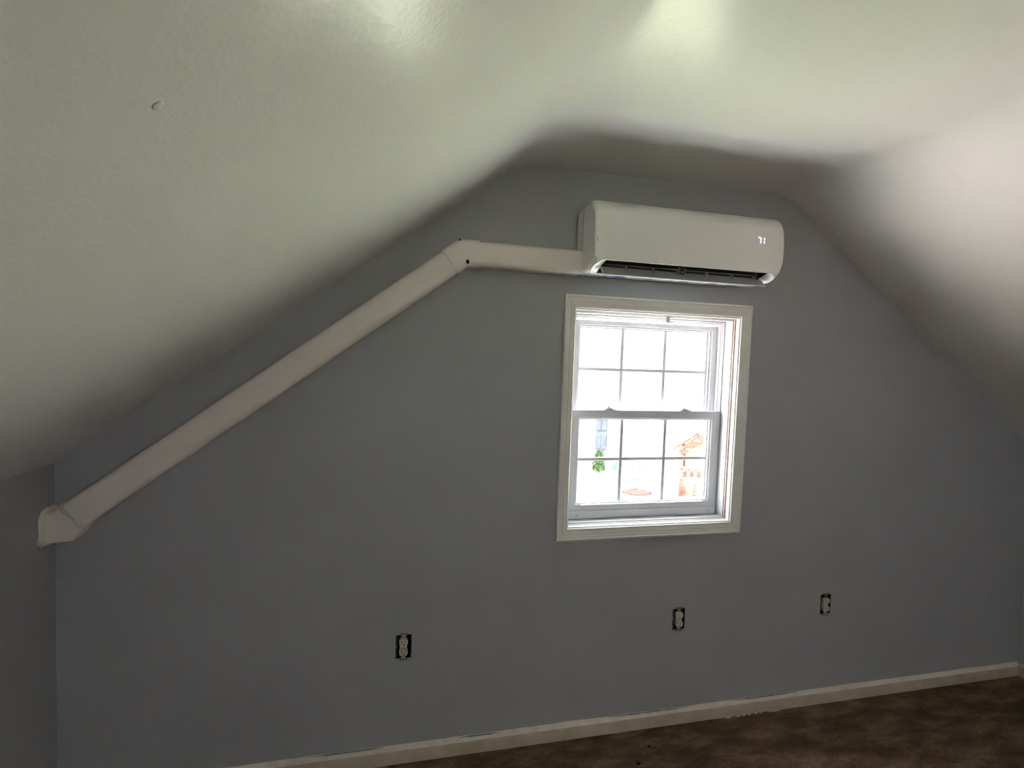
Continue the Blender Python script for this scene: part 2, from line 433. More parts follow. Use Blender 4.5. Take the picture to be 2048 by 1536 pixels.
def make_window(name):
    w = empty(name, (1.107, 0, .91))
    def L(nm, bm, m, par=w, sm=False):
        o = link(nm, bm, m, par, sm); 
        return o
    # built in room coordinates, then shifted into the parent's frame
    made = []
    def add(nm, bm, m, par=None, sm=False):
        bmesh.ops.translate(bm, vec=-w.location if True else (0, 0, 0), verts=bm.verts)
        o = link(nm, bm, m, par or w, sm); made.append(o); return o
    # casing boards
    X0, X1, Z0, Z1 = .680, 1.533, .857, 1.854
    x0, x1, z0, z1 = .7285, 1.4835, .9065, 1.8015
    for P0, P1, I0, I1 in [((X0, Z1), (X1, Z1), (x0, z1), (x1, z1)), ((X0, Z0), (X1, Z0), (x0, z0), (x1, z0)),
                           ((X0, Z0), (X0, Z1), (x0, z0), (x0, z1)), ((X1, Z0), (X1, Z1), (x1, z0), (x1, z1))]:
        cx, cz = (P0[0] + P1[0]) / 2, (P0[1] + P1[1]) / 2
        g = .00035
        P0, P1, I0, I1 = [(p[0] + (g if p[0] < cx else -g if p[0] > cx + 1e-6 else 0), p[1] + (g if p[1] < cz - 1e-6 else -g if p[1] > cz + 1e-6 else 0)) for p in (P0, P1, I0, I1)]
        add('casing_board', casing_piece(P0, P1, I0, I1), 'trim_paint')
    # wooden jamb edge, set back a few millimetres behind the casing
    bm = NB(); mitre_frame(bm, (.722, 1.490, .893, 1.811), (.7325, 1.4790, .9105, 1.7965), -.004, .024)
    add('jamb_edge', bm, 'jamb_white')
    # narrow joint behind it: caulked white, bare brownish wood on the right side only
    bm = NB(); box(bm, .722, .7385, .020, .034, .893, 1.811); add('jamb_joint', bm, 'joint_caulk')
    bm = NB(); box(bm, .7386, 1.4734, .020, .034, 1.7918, 1.811); add('jamb_joint', bm, 'joint_caulk')
    bm = NB(); box(bm, .7386, 1.4734, .020, .034, .893, .9135); add('jamb_joint', bm, 'joint_caulk')
    bm = NB(); box(bm, 1.4735, 1.490, .020, .034, .893, 1.811); tag(add('jamb_joint', bm, 'raw_wood'), 'unpainted brownish strip of wood between jamb boards')
    # jamb liner boards
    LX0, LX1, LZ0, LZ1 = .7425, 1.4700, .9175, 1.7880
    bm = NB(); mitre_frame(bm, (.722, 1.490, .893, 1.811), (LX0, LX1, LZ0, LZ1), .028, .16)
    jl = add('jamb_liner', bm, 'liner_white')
    for (yy, zz) in [(.038, 1.762), (.038, 1.752), (.055, 1.771), (.058, 1.765)]:
        bm = NB(); cyl(bm, (LX1 + .0004, yy, zz), .0013, .0012, 'x', 8)
        for v in bm.verts: v.co.x -= .0012
        add('nail_hole', bm, 'hole_dark', jl)
    # vinyl master frame, stepped
    bm = NB()
    mitre_frame(bm, (LX0, LX1, LZ0, LZ1), (.7560, 1.4560, .9470, 1.7735), .080, .155,
                [(0, .080), (.42, .080), (.45, .086), (.66, .086), (.70, .094), (1, .094)])
    vf = add('vinyl_frame', bm, 'vinyl')
    # frame sill face under the lower sash
    bm = NB(); box(bm, LX0 + .0005, LX1 - .004, .0745, .150, LZ0 + .0005, .9535, .0015, 1)
    sl = add('frame_sill', bm, 'vinyl')
    for xx in (.7965, 1.430):
        bm = NB(); cyl(bm, (xx, .0747, .934), .0022, .0006, 'y', 8); add('screw_hole', bm, 'hole_dark', sl)
    # sloping stool board in the recess
    bm = NB(); prism(bm, [(.0255, .900), (.0255, .9120), (.076, .9168), (.076, .900)], 'x', LX0 + .0004, LX1 - .0004)
    add('stool_board', bm, 'jamb_white')
    # upper sash (outer track)
    us = empty('upper_sash'); us.parent = w
    bm = NB(); mitre_frame(bm, (.7560, 1.4560, 1.346, 1.7660), (.8010, 1.4085, 1.3850, 1.7330), .114, .145,
                           [(0, .114), (.55, .114), (.60, .119), (.78, .119), (.82, .124), (1, .126)])
    add('sash_frame', bm, 'vinyl', us)
    # lower sash (inner track)
    ls = empty('lower_sash'); ls.parent = w
    bm = NB(); mitre_frame(bm, (.7600, 1.4640, .9545, 1.3840), (.8000, 1.4115, .9900, 1.3395), .0785, .110,
                           [(0, .0785), (.70, .0785), (.74, .083), (.86, .083), (.90, .089), (1, .091)])
    add('sash_frame', bm, 'vinyl', ls)
    # lift lip along the lower rail
    bm = NB(); box(bm, .815, 1.398, .0700, .0790, .9730, .9795, .002, 2); tag(add('lift_rail', bm, 'vinyl', ls), 'narrow ledge for lifting the lower sash')
    # panes and grilles: 3 x 2 lites per sash
    for (sash, gx, gz, yy, mxs, mz) in ((us, (.8005, 1.4090), (1.3845, 1.7335), .134, (.9985, 1.2040), 1.557), (ls, (.7995, 1.4120), (.9895, 1.3400), .099, (.9975, 1.2050), 1.1705)):
        xs = [gx[0]] + list(mxs) + [gx[1]]; zs = [gz[0], mz, gz[1]]
        for i in range(3):
            for j in range(2):
                bm = NB(); box(bm, xs[i] + (.0062 if i else 0), xs[i + 1] - (.0062 if i < 2 else 0), yy - .002, yy + .002,
                               zs[j] + (.0062 if j else 0), zs[j + 1] - (.0062 if j == 0 else 0))
                add('glass_pane', bm, 'glass', sash)
        for mx_ in mxs:
            bm = NB(); prism(bm, [(mx_ - .0078, yy - .004), (mx_ - .0066, yy - .0055), (mx_ + .0066, yy - .0055), (mx_ + .0078, yy - .004), (mx_ + .0078, yy + .004), (mx_ - .0078, yy + .004)], 'z', gz[0], gz[1])
            add('muntin', bm, 'grille', sash)
        for i in range(3):
            bm = NB(); prism(bm, [(yy - .004, mz - .0070), (yy - .0055, mz - .0058), (yy - .0055, mz + .0058), (yy - .004, mz + .0070), (yy + .004, mz + .0070), (yy + .004, mz - .0070)], 'x', xs[i] + (.0068 if i else 0), xs[i + 1] - (.0068 if i < 2 else 0))
            add('muntin', bm, 'grille', sash)
    # cam locks on the meeting rail
    for lx in (.934, 1.297):
        lk = empty('sash_lock'); lk.parent = w
        bm = NB(); box(bm, lx - .027, lx + .027, .083, .103, 1.3838, 1.3885, .0012, 1); box(bm, lx - .015, lx + .013, .085, .101, 1.3885, 1.3925, .001, 1)
        add('lock_base', bm, 'metal_grey', lk)
        bm = NB(); tube(bm, [(lx - .010, .092, 1.3955), (lx, .090, 1.3965), (lx + .012, .087, 1.3958), (lx + .027, .084, 1.3935)], [.0022, .0024, .0020, .0018], 8)
        cyl(bm, (lx - .004, .092, 1.392), .005, .004, 'z', 10)
        add('lock_lever', bm, 'metal_grey', lk)
    # small shade bracket screwed to the head
    br = empty('shade_bracket'); br.parent = w
    bm = NB(); box(bm, 1.147, 1.164, .0300, .0315, 1.7680, 1.7935, .0005, 1); box(bm, 1.147, 1.164, .0315, .050, 1.7868, 1.7885, 0)
    box(bm, 1.147, 1.174, .0180, .0315, 1.7655, 1.7682, .0008, 1); box(bm, 1.154, 1.157, .0285, .0302, 1.769, 1.778, .0005, 1)
    add('bracket_plate', bm, 'clear_plastic', br)
    bm = NB(); cyl(bm, (1.1555, .0300, 1.7845), .0028, .0016, 'y', 12); add('bracket_screw', bm, 'steel', br)
    return w
win = make_window('window_1')
struct(win, 'white double-hung sash window with cream casing under the air conditioner', 'window')

fill_win = copy_tree(win); fill_win.name = 'fill_window'  # unseen copy added in the back gable to fill the room with light
fill_win.location = (1.107, YB, .91); fill_win.rotation_euler = (0, 0, math.pi)
struct(fill_win, 'white double-hung window added unseen behind the camera for fill light', 'window')

# ------------------------------------------------------------------ air conditioner
AX0, AX1 = .722, 1.516
ac = empty('air_conditioner', (1.117, 0, 1.928))
tag(ac, 'white wall-mounted split air conditioner showing 71 above the window', 'air conditioner')
OFFA = -Vector(ac.location)
def A(nm, bm, m, par=None, sm=False, mats=None):
    bmesh.ops.translate(bm, vec=OFFA, verts=bm.verts)
    return link(nm, bm, m, par or ac, sm, mats)
AP, BP = (-.188, 1.966), (-.090, 1.9315)
ARC = [AP, (-.180, 1.953), (-.165, 1.944), (-.142, 1.937), (-.116, 1.933), BP]
def arc_pt(t):
    x = t * (len(ARC) - 1); i = min(int(x), len(ARC) - 2); u = x - i
    return Vector(ARC[i]) * (1 - u) + Vector(ARC[i + 1]) * u
OX0, OX1, RN = .735, 1.497, .034
def hfun(x):
    d = min(x - OX0, OX1 - x)
    if d <= 0: return 0.0
    return math.sqrt(max(0, 1 - (1 - min(1, d / RN)) ** 2))
TOPP = [(-.003, 2.181), (-.06, 2.185), (-.110, 2.1855), (-.140, 2.180), (-.163, 2.166), (-.178, 2.144), (-.186, 2.10), (-.189, 2.03), (-.189, 1.99)]
def end_inset(x):
    e = min(x - AX0, AX1 - x); R = .022
    if e >= R: return 0.0
    return R - math.sqrt(max(0, R * R - (R - e) ** 2))
def adj(p, x):
    s = end_inset(x); y, z = p
    w = min(1, max(0, (2.0 - z) / .05)); z2 = z + s * w * .8
    f = min(1, max(0, (-y - .12) / .05)); 
    return (x, y + s * f * .5, z2 - s * .5 * (1 if z > 2.16 else 0))
stations = sorted(set([AX0, AX0 + .0006, AX0 + .002, AX0 + .005, AX0 + .009, AX0 + .014, AX0 + .02, AX1 - .0006, AX1 - .002, AX1 - .005, AX1 - .009, AX1 - .014, AX1 - .02]
                      + [OX0 + RN * (1 - math.cos(a)) for a in [math.pi / 2 * i / 9 for i in range(10)]] + [OX1 - RN * (1 - math.cos(a)) for a in [math.pi / 2 * i / 9 for i in range(10)]]
                      + [OX0 + q for q in (.036, .037, .0395, .042)] + [OX1 - q for q in (.036, .037, .0395, .042)]
                      + [OX0 + RN + (OX1 - OX0 - 2 * RN) * i / 14 for i in range(15)]))
TM = .45
upper, lower, notch, rimA, rimB = [], [], [], [], []
for x in stations:
    h = hfun(x); ta, tb = TM - TM * h, TM + (1 - TM) * h
    up = [adj(p, x) for p in TOPP] + [adj(arc_pt(ta * i / 3), x) for i in range(4)]
    lo = [adj(arc_pt(tb + (1 - tb) * i / 3), x) for i in range(4)] + [adj((-.045, 1.9295), x), adj((-.010, 1.929), x), adj((-.003, 1.936), x)]
    upper.append(up); lower.append(lo)
    if OX0 <= x <= OX1:
        a = Vector(adj(arc_pt(ta), x)); b = Vector(adj(arc_pt(tb), x)); k = h
        C = [Vector((x, -.150, 1.985)), Vector((x, -.125, 2.010)), Vector((x, -.085, 2.010)), Vector((x, -.066, 1.975)), Vector((x, -.074, 1.944))]
        mid = (a + b) / 2
        d_ = min(x - OX0, OX1 - x); d_in = min(1, max(0, (d_ - .037) / .005))
        notch.append([a] + [mid + (c - mid) * k * (.07 + .93 * d_in) for c in C] + [b])
        rimA.append(a); rimB.append(b)
bm = NB()
VU = loft(bm, upper); VL = loft(bm, lower)
bmesh.ops.remove_doubles(bm, verts=bm.verts, dist=1e-6)
for s in (0, -1):
    loopv = [bm.verts.new(p) for p in upper[s] + lower[s][1:]]
    bm.faces.new(loopv)
bmesh.ops.remove_doubles(bm, verts=bm.verts, dist=1e-6)
cab = auto_smooth(A('cabinet', bm, 'ac_plastic'), 40)
# seam line down the left cheek, and the wall plate behind
bm = NB(); box(bm, AX0 - .0006, AX0 + .001, -.0668, -.0652, 1.945, 2.184); tag(A('side_seam', bm, 'label_grey', cab), 'fine vertical joint on the left cheek')
bm = NB(); box(bm, AX0 + .012, AX1 - .012, -.0032, .0, 1.94, 2.17); A('mounting_plate', bm, 'ac_dark')
# outlet throat: pale at its rounded ends, dark between
bm = NB(); V = loft(bm, notch)
thr = A('outlet_throat', bm, 'ac_dark', None, True, mats=['ac_dark', 'ac_plastic'])
for p in thr.data.polygons:
    cx_ = p.center.x + ac.location.x
    p.material_index = 1 if (cx_ < OX0 + .0375 or cx_ > OX1 - .0375) else 0
# bright rim around the outlet
ring = [Vector(p) for p in rimA] + [Vector(p) for p in rimB[::-1][1:-1]]
ring = [p + Vector((0, -.0016, -.0006)) for p in ring]
bm = NB(); rr = []
N = len(ring)
for i, p in enumerate(ring):
    t = (ring[(i + 1) % N] - ring[i - 1]).normalized(); o = Vector((0, -.55, -.83)); a = t.cross(o).normalized(); b = a.cross(t).normalized()
    endw = max(0, 1 - min(abs(p.x - OX0), abs(p.x - OX1)) / .05)
    low = 1 if (i < len(rimA) or endw > .35) else .25
    ww = (.0017 + .0036 * endw) * low
    rr.append([p + ww * math.cos(q) * a + .0016 * math.sin(q) * b for q in [2 * math.pi * k / 8 for k in range(8)]])
bm_ = rr + [rr[0]]
loft(bm, bm_, True, False); bmesh.ops.remove_doubles(bm, verts=bm.verts, dist=1e-6)
A('outlet_rim', bm, 'ac_rim', None, True)
# front panel: rounded shell standing 9 mm proud of the cabinet
FPROF = [Vector(p) for p in [(-.125, 2.1830), (-.141, 2.1795), (-.155, 2.172), (-.168, 2.160), (-.1785, 2.142), (-.185, 2.112), (-.188, 2.08), (-.189, 2.03), (-.189, 1.995), (-.1885, 1.978), (-.188, 1.9668)]]
def resample(P, n):
    L = [0]
    for i in range(1, len(P)): L.append(L[-1] + (P[i] - P[i - 1]).length)
    out = []
    for k in range(n):
        s = L[-1] * k / (n - 1); i = max(j for j in range(len(P)) if L[j] <= s + 1e-9); i = min(i, len(P) - 2)
        u = (s - L[i]) / (L[i + 1] - L[i]); out.append(P[i].lerp(P[i + 1], u))
    return out, L[-1]
NV = 46
FP, FL = resample(FPROF, NV)
FPx0, FPx1 = .7225, 1.5205
def panel_x(v):   # v = arc distance from top: rounded corners, larger sweep at lower right
    rt = .022; rb = .006; rbr = .030
    lt = rt - math.sqrt(max(0, rt * rt - max(0, rt - v) ** 2)) if v < rt else 0
    q = FL - v
    lb = rb - math.sqrt(max(0, rb * rb - max(0, rb - q) ** 2)) if q < rb else 0
    rb_ = .016 * max(0, 1 - q / .075) ** 2.2
    return FPx0 + .35 * lt + lb, FPx1 - lt - rb_
bm = NB(); rows = []
NU = 60
for j in range(NV):
    v = FL * j / (NV - 1); a, b = panel_x(v)
    nrm = Vector((FP[max(j - 1, 0)] - FP[min(j + 1, NV - 1)])); nrm = Vector((-abs(nrm.y), -nrm.x if nrm.x else 0)).normalized()
    # outward normal in (y,z)
    tv = (FP[min(j + 1, NV - 1)] - FP[max(j - 1, 0)]).normalized(); nv = Vector((tv.y, -tv.x))
    if nv.x > 0: nv = -nv
    row = []
    us_ = [-1, 0] + [0.002, .006, .012, .02] + [i / 40 for i in range(1, 40)] + [.98, .988, .994, .998] + [1, 2]
    for u in us_:
        sk = u < 0 or u > 1; uu = min(1, max(0, u)); x = a + (b - a) * uu
        e = min((x - a), (b - x)); ev = min(v, (FL - v) * 3 + .02)
        h = .0095 * (1 - max(0, 1 - e / .007) ** 2.2 * .55) * (1 - max(0, 1 - ev / .012) ** 2 * .75)
        h *= 1 - .62 * max(0, 1 - (x - a) / .020) ** 1.5
        if sk: h = -.002
        row.append((x, FP[j].x + nv.x * h, FP[j].y + nv.y * h))
    rows.append(row)
top_sk = [(p[0], FP[0].x + .003, FP[0].y - .004) for p in rows[0]]; bot_sk = [(p[0], FP[-1].x + .006, FP[-1].y + .004) for p in rows[-1]]
loft(bm, [top_sk] + rows + [bot_sk])
fpan = auto_smooth(A('front_panel', bm, 'ac_plastic'), 50)
# gold tick on the left front edge
bm = NB(); box(bm, .7290, .7312, -.1992, -.197, 2.026, 2.042, .0005, 1); tag(A('edge_mark', bm, 'gold', fpan), 'tiny gold mark on the front edge')
# temperature read-out "71"
disp = empty('display'); disp.parent = ac; tag(disp, 'glowing pale violet numerals reading 71')
YD = -.1990
def seg(x0, z0, x1, z1, w=.0014):
    bm = NB(); d = Vector((x1 - x0, z1 - z0)).normalized(); n = Vector((-d.y, d.x)) * w
    P = [(x0 + n.x, z0 + n.y), (x1 + n.x, z1 + n.y), (x1 - n.x, z1 - n.y), (x0 - n.x, z0 - n.y)]
    prism(bm, P, 'y', YD - .0006, YD + .0012); A('numeral_segment', bm, 'led', disp)
seg(1.3990, 2.0972, 1.4080, 2.0976); seg(1.4100, 2.0955, 1.4092, 2.0880); seg(1.4095, 2.0838, 1.4088, 2.0745)
seg(1.4268, 2.0965, 1.4262, 2.0880); seg(1.4262, 2.0838, 1.4252, 2.0750)
# louvres
LXa, LXb = .774, 1.478
lv = empty('lower_louvre'); lv.parent = ac
bm = NB(); prism(bm, [(-.152, 1.9190), (-.1505, 1.9178), (-.1185, 1.9505), (-.1205, 1.9515)], 'x', LXa, LXb)
A('louvre_blade', bm, 'ac_vane', lv)
bm = NB(); box(bm, LXa, LXb, -.1535, -.1505, 1.9168, 1.9192, .0006, 1); tag(A('louvre_lit_edge', bm, 'ac_rim', lv), 'thin white strip standing in for light on the louvre edge')  # white strip stands in for ground light along the blade's edge
bm = NB(); prism(bm, [(-.134, 1.9590), (-.120, 1.9640), (-.1195, 1.9625), (-.134, 1.9572)], 'x', LXa + .002, LXb - .040)
A('louvre_bar', bm, 'ac_vane', lv)
for tx in (.880, .993, 1.224, 1.338, 1.44):
    bm = NB(); prism(bm, [(-.1355, 1.9595), (-.121, 1.962), (-.120, 1.950), (-.133, 1.9395)], 'x', tx - .0016, tx + .0016); A('louvre_tab', bm, 'ac_vane', lv)
for tx in (LXa + .004, ):
    bm = NB(); prism(bm, [(-.150, 1.921), (-.128, 1.950), (-.120, 1.949), (-.142, 1.921)], 'x', tx - .002, tx + .001); A('louvre_tab', bm, 'ac_plastic', lv)
bm = NB(); prism(bm, [(-.150, 1.972), (-.128, 1.979), (-.1275, 1.9775), (-.150, 1.9705)], 'x', LXa + .004, LXb - .004)
A('upper_vane', bm, 'ac_vane')
br_ = empty('louvre_pivot'); br_.parent = ac
bm = NB(); box(bm, 1.098, 1.122, -.140, -.105, 1.944, 1.972, .002, 1); A('pivot_block', bm, 'ac_dark', br_)
for tx in (1.096, 1.122):
    bm = NB(); prism(bm, [(-.141, 1.966), (-.122, 1.968), (-.120, 1.940), (-.136, 1.934), (-.139, 1.950)], 'x', tx - .0018, tx + .0018); A('pivot_ear', bm, 'ac_vane', br_)
bm = NB(); cyl(bm, (1.109, -.140, 1.950), .0035, .002, 'y', 10); A('pivot_pin', bm, 'steel', br_)
# stickers on the underside
st = empty('underside_label'); st.parent = ac; tag(st, 'pale sticker on the underside with blue and red blocks')
def sticker(nm, m, x0, x1, y0, y1, z=1.9293, t=.0006):
    bm = NB(); box(bm, x0, x1, y0, y1, z - t, z + .0008); A(nm, bm, m, st)
sticker('label_sheet', 'label_white', .775, 1.43, -.083, -.016)
sticker('label_block', 'label_blue', .862, .912, -.070, -.042, t=.0011)
sticker('label_block', 'label_red', 1.150, 1.192, -.060, -.046, t=.0011)
sticker('label_block', 'label_grey', 1.372, 1.418, -.056, -.046, t=.0011)
random.seed(2)
for i in range(6): sticker('label_stroke', 'label_red', 1.288 + i * .0068, 1.292 + i * .0068, -.058 - random.uniform(0, .006), -.046 + random.uniform(-.005, .003), t=.0011)
for i in range(9): 
    xx = .795 + random.uniform(0, .06); sticker('label_stroke', 'label_grey', xx, xx + random.uniform(.006, .02), -.07 + i * .005, -.0675 + i * .005, t=.0011)
for i in range(5):
    xx = .985 + random.uniform(0, .02); sticker('label_stroke', 'label_grey', xx, xx + random.uniform(.03, .06), -.066 + i * .009, -.0645 + i * .009, t=.0011)

# ------------------------------------------------------------------ pipe cover
pc = empty('pipe_cover', (.264, 0, 1.973))
tag(pc, 'off-white plastic pipe cover running from air conditioner down the gable to the knee wall', 'pipe cover')
OFFP = -Vector(pc.location)
def Pp(nm, bm, m, par=None, sm=True):
    bmesh.ops.translate(bm, vec=OFFP, verts=bm.verts)
    o = link(nm, bm, m, par or pc)
    return auto_smooth(o, 40) if sm else o
def duct_prof(hw, dep, R):
    e = .0012
    P = [(-hw, 0.0), (-hw, dep - R - e)]
    P += [(-hw + R * (1 - math.cos(a)), dep - R + R * math.sin(a)) for a in [math.pi / 2 * i / 8 for i in range(0, 9)]]
    P += [(-hw + R + e, dep), (hw - R - e, dep)]
    P += [(hw - R * (1 - math.cos(a)), dep - R + R * math.sin(a)) for a in [math.pi / 2 * i / 8 for i in range(8, -1, -1)]]
    P += [(hw, dep - R - e), (hw, 0.0)]
    return P
def duct_loft(bm, path, hw, dep, R, cap=True, end_dirs=None):
    """path of (x,z), back face a hair off the wall; profile swept with mitred corners"""
    path = [Vector(p) for p in path]; rings = []
    for i, p in enumerate(path):
        d0 = (path[i] - path[i - 1]).normalized() if i else None
        d1 = (path[i + 1] - path[i]).normalized() if i < len(path) - 1 else None
        if d0 is None: d0 = d1
        if d1 is None: d1 = d0
        n0 = Vector((-d0.y, d0.x)); n1 = Vector((-d1.y, d1.x)); m = (n0 + n1).normalized(); k = 1 / m.dot(n0)
        rings.append([(p.x + m.x * k * u, -v - .0006, p.y + m.y * k * u) for u, v in duct_prof(hw, dep, R)])
    loft(bm, rings, True, cap)
CX, CZ = .264, 1.973
SL = .757; DL = Vector((-1, -SL)).normalized()
corner = Vector((CX, CZ))
low = Vector((-1.012, CZ - SL * (CX + 1.012)))
def at(s): return corner + DL * s
bm = NB(); duct_loft(bm, [(.722, CZ), (CX + .045, CZ)], .0460, .070, .021); Pp('channel', bm, 'pvc')
Ltot = (low - corner).length
bm = NB(); duct_loft(bm, [at(.045), at(Ltot - .03)], .0485, .070, .021); Pp('channel', bm, 'pvc')
el = empty('elbow'); el.parent = pc; tag(el, 'angled elbow joint with two small holes')
bm = NB(); duct_loft(bm, [(CX + .056, CZ), corner, at(.060)], .0510, .0735, .023); Pp('elbow_shell', bm, 'pvc', el)
bm = NB(); duct_loft(bm, [(CX + .058, CZ), (CX + .050, CZ)], .0518, .0745, .0235); Pp('elbow_collar', bm, 'pvc', el)
bm = NB(); duct_loft(bm, [at(.062), at(.054)], .0518, .0745, .0235); Pp('elbow_collar', bm, 'pvc', el)
for (hx, hz, r) in [(.2485, 2.0145, .0042), (.2775, 1.9395, .0052)]:
    bm = NB(); n = 14; rings = []
    for (rr_, yy) in [(r * 1.25, -.0728), (r * 1.2, -.0746), (r, -.0748)]:
        rings.append([(hx + rr_ * math.cos(2 * math.pi * k / n), yy + (abs(hz - CZ) - .033) * .75, hz + rr_ * math.sin(2 * math.pi * k / n) * 1.2) for k in range(n)])
    loft(bm, rings, True, True); Pp('screw_hole', bm, 'hole_dark', el, False)
we = empty('wall_elbow'); we.parent = pc; tag(we, 'end elbow entering the left knee wall, ringed with rough caulk')
low2 = Vector((-1.000, 1.0045)); wp = [at(Ltot - .050), low2, (XL + .001, 1.0005)]
bm = NB(); duct_loft(bm, wp, .0520, .0765, .025); Pp('elbow_shell', bm, 'pvc', we)
bm = NB(); duct_loft(bm, [at(Ltot - .0525), at(Ltot - .0485)], .0532, .0778, .0255); tag(Pp('elbow_collar', bm, 'jamb_white', we), 'thin paler lip of the end elbow')
bm = NB(); cyl(bm, (-1.030, -.0560, 1.0465), .0055, .004, 'z', 12); Pp('screw_hole', bm, 'hole_dark', we, False)
# ragged caulk / foam collar where it meets the knee wall
random.seed(9)
bm = NB(); rings = []
prf = duct_prof(.0525, .0770, .029)
low = Vector((low.x, 1.0045))
loopP = [(low.y - .004 + u, -v) for u, v in prf]
loopP = [(z, y) for z, y in loopP]
fine = []
for i in range(len(loopP) - 1):
    a, b = Vector(loopP[i]), Vector(loopP[i + 1]); n = max(1, int((b - a).length / .004))
    for k in range(n): fine.append(a.lerp(b, k / n))
fine.append(Vector(loopP[-1]))
for p in fine:
    nz = .5 + .5 * mnoise.noise(Vector((p.x * 90, p.y * 90, 3)))
    r = .004 + .006 * nz
    out = (p - Vector((low.y, -.03))).normalized()
    c = p - out * .0015
    rings.append([(XL + .0005, min(-.0008, c.y + out.y * r * 1.6), c.x + out.x * r * 1.6), (XL + r * .7, min(-.0008, c.y + out.y * r * 1.1), c.x + out.x * r * 1.1), (XL + r * 1.7, min(-.0008, c.y + out.y * r * .2), c.x + out.x * r * .2), (XL + .001, min(-.0008, c.y - out.y * .002), c.x - out.x * .002)])
loft(bm, rings, True, True)
Pp('caulk_bead', bm, 'caulk', we)
for (y, z, s) in [(-.088, .962, .006), (-.083, .985, .0045), (-.092, .975, .004), (-.074, .948, .006), (-.098, .968, .003), (-.081, .954, .004), (-.082, 1.035, .004)]:
    bm = NB(); bmesh.ops.create_icosphere(bm, subdivisions=2, radius=s)
    for v in bm.verts:
        v.co *= 1 + .5 * mnoise.noise(v.co * 130 + Vector((y * 50, z * 30, 0))); v.co.x *= .6
    bmesh.ops.translate(bm, vec=(XL + s * .25, y, z), verts=bm.verts); Pp('caulk_crumb', bm, 'caulk', we)

# ------------------------------------------------------------------ electrical outlets
def half_face(cx, cz):
    P = []
    for k in range(40):
        a = 2 * math.pi * k / 40; x, z = .0168 * math.cos(a), .0168 * math.sin(a)
        P.append((cx + x, cz + max(-.0139, min(.0139, z))))
    Q = [P[0]]
    for p in P[1:]:
        if (Vector(p) - Vector(Q[-1])).length > 1e-5: Q.append(p)
    return Q
def make_outlet(x, z):
    t = empty('electrical_outlet', (x, 0, z))
    bm = NB(); w, h = .0282, .0452      # metal box set into the hole
    y1 = .0575
    for b in [(-w, -w + .0016, .0, y1, -h, h), (w - .0016, w, .0, y1, -h, h), (-w, w, .0, y1, h - .0016, h), (-w, w, .0, y1, -h, -h + .0016), (-w, w, y1 - .002, y1, -h, h)]:
        bb_ = list(b); bb_[2] = .0012 if bb_[2] == .0 else bb_[2]
        box(bm, *bb_)
    link('wall_box', bm, 'box_dark', t)
    bm = NB(); box(bm, -.0252, -.0242, .0008, .010, -h + .003, h - .003)
    link('box_edge', bm, 'steel', t)
    for sg in (1, -1):
        P = [(-.0165, sg * .0470), (-.0165, sg * .0535), (.0165, sg * .0535), (.0165, sg * .0470), (.0085, sg * .0440), (.0085, sg * .0330), (-.0085, sg * .0330), (-.0085, sg * .0440)]
        bm = NB(); prism(bm, P if sg > 0 else P[::-1], 'y', -.0022, -.0004); yk = link('mounting_strap', bm, 'steel', t)
        for dx in (-.0108, .0108):
            bm = NB(); cyl(bm, (dx, -.0021, sg * .0502), .0024, .0004, 'y', 10); link('ear_hole', bm, 'hole_dark', yk)
        bm = NB(); box(bm, -.0052, .0052, -.0025, -.0021, sg * .0502 - .0012, sg * .0502 + .0012); link('strap_slot', bm, 'hole_dark', yk)
    bm = NB()
    box(bm, -.0135, .0135, -.0035, .012, -.012, .012, .0008, 1)
    link('receptacle_bridge', bm, 'receptacle', t)
    bm = NB(); box(bm, -.0150, .0150, .0095, .040, -.033, .033, .001, 1); link('receptacle_body', bm, 'box_dark', t)
    for s in (1, -1):
        cz = s * .0195
        bm = NB(); prism(bm, half_face(0, cz), 'y', -.0085, .006)
        f = auto_smooth(link('receptacle_face', bm, 'receptacle', t), 30)
        bm = NB()
        box(bm, -.0078, -.0052, -.0089, -.006, cz - .0005, cz + .0085); box(bm, .0054, .0076, -.0089, -.006, cz + .0005, cz + .0080)
        P = [(.0000 + .0027 * math.cos(a), cz - .0078 + max(-.0020, .0027 * math.sin(a))) for a in [2 * math.pi * k / 14 for k in range(14)]]
        prism(bm, P, 'y', -.0089, -.006)
        link('contact_slots', bm, 'hole_dark', f)
    bm = NB(); cyl(bm, (0, -.0036, .001), .0028, .0014, 'y', 12); link('mounting_screw', bm, 'metal_grey', t)
    bm = NB(); box(bm, -.008, .008, -.0042, -.003, -.0085, -.0045); link('rating_plate', bm, 'steel', t)
    return t
olabels = ['bare duplex outlet without cover plate, lower left of the window and lowest in the picture',
           'bare duplex outlet without cover plate, directly below the window',
           'bare duplex outlet without cover plate, right of the window and farthest from the pipe cover']
base_o = None
for (ox, oz), lab in zip(OUTLETS, olabels):
    if base_o is None: o = base_o = make_outlet(ox, oz)
    else:
        o = copy_tree(base_o); o.location = (ox, 0, oz)
    tag(o, lab, 'outlet', 'bare wall outlets along the gable wall')

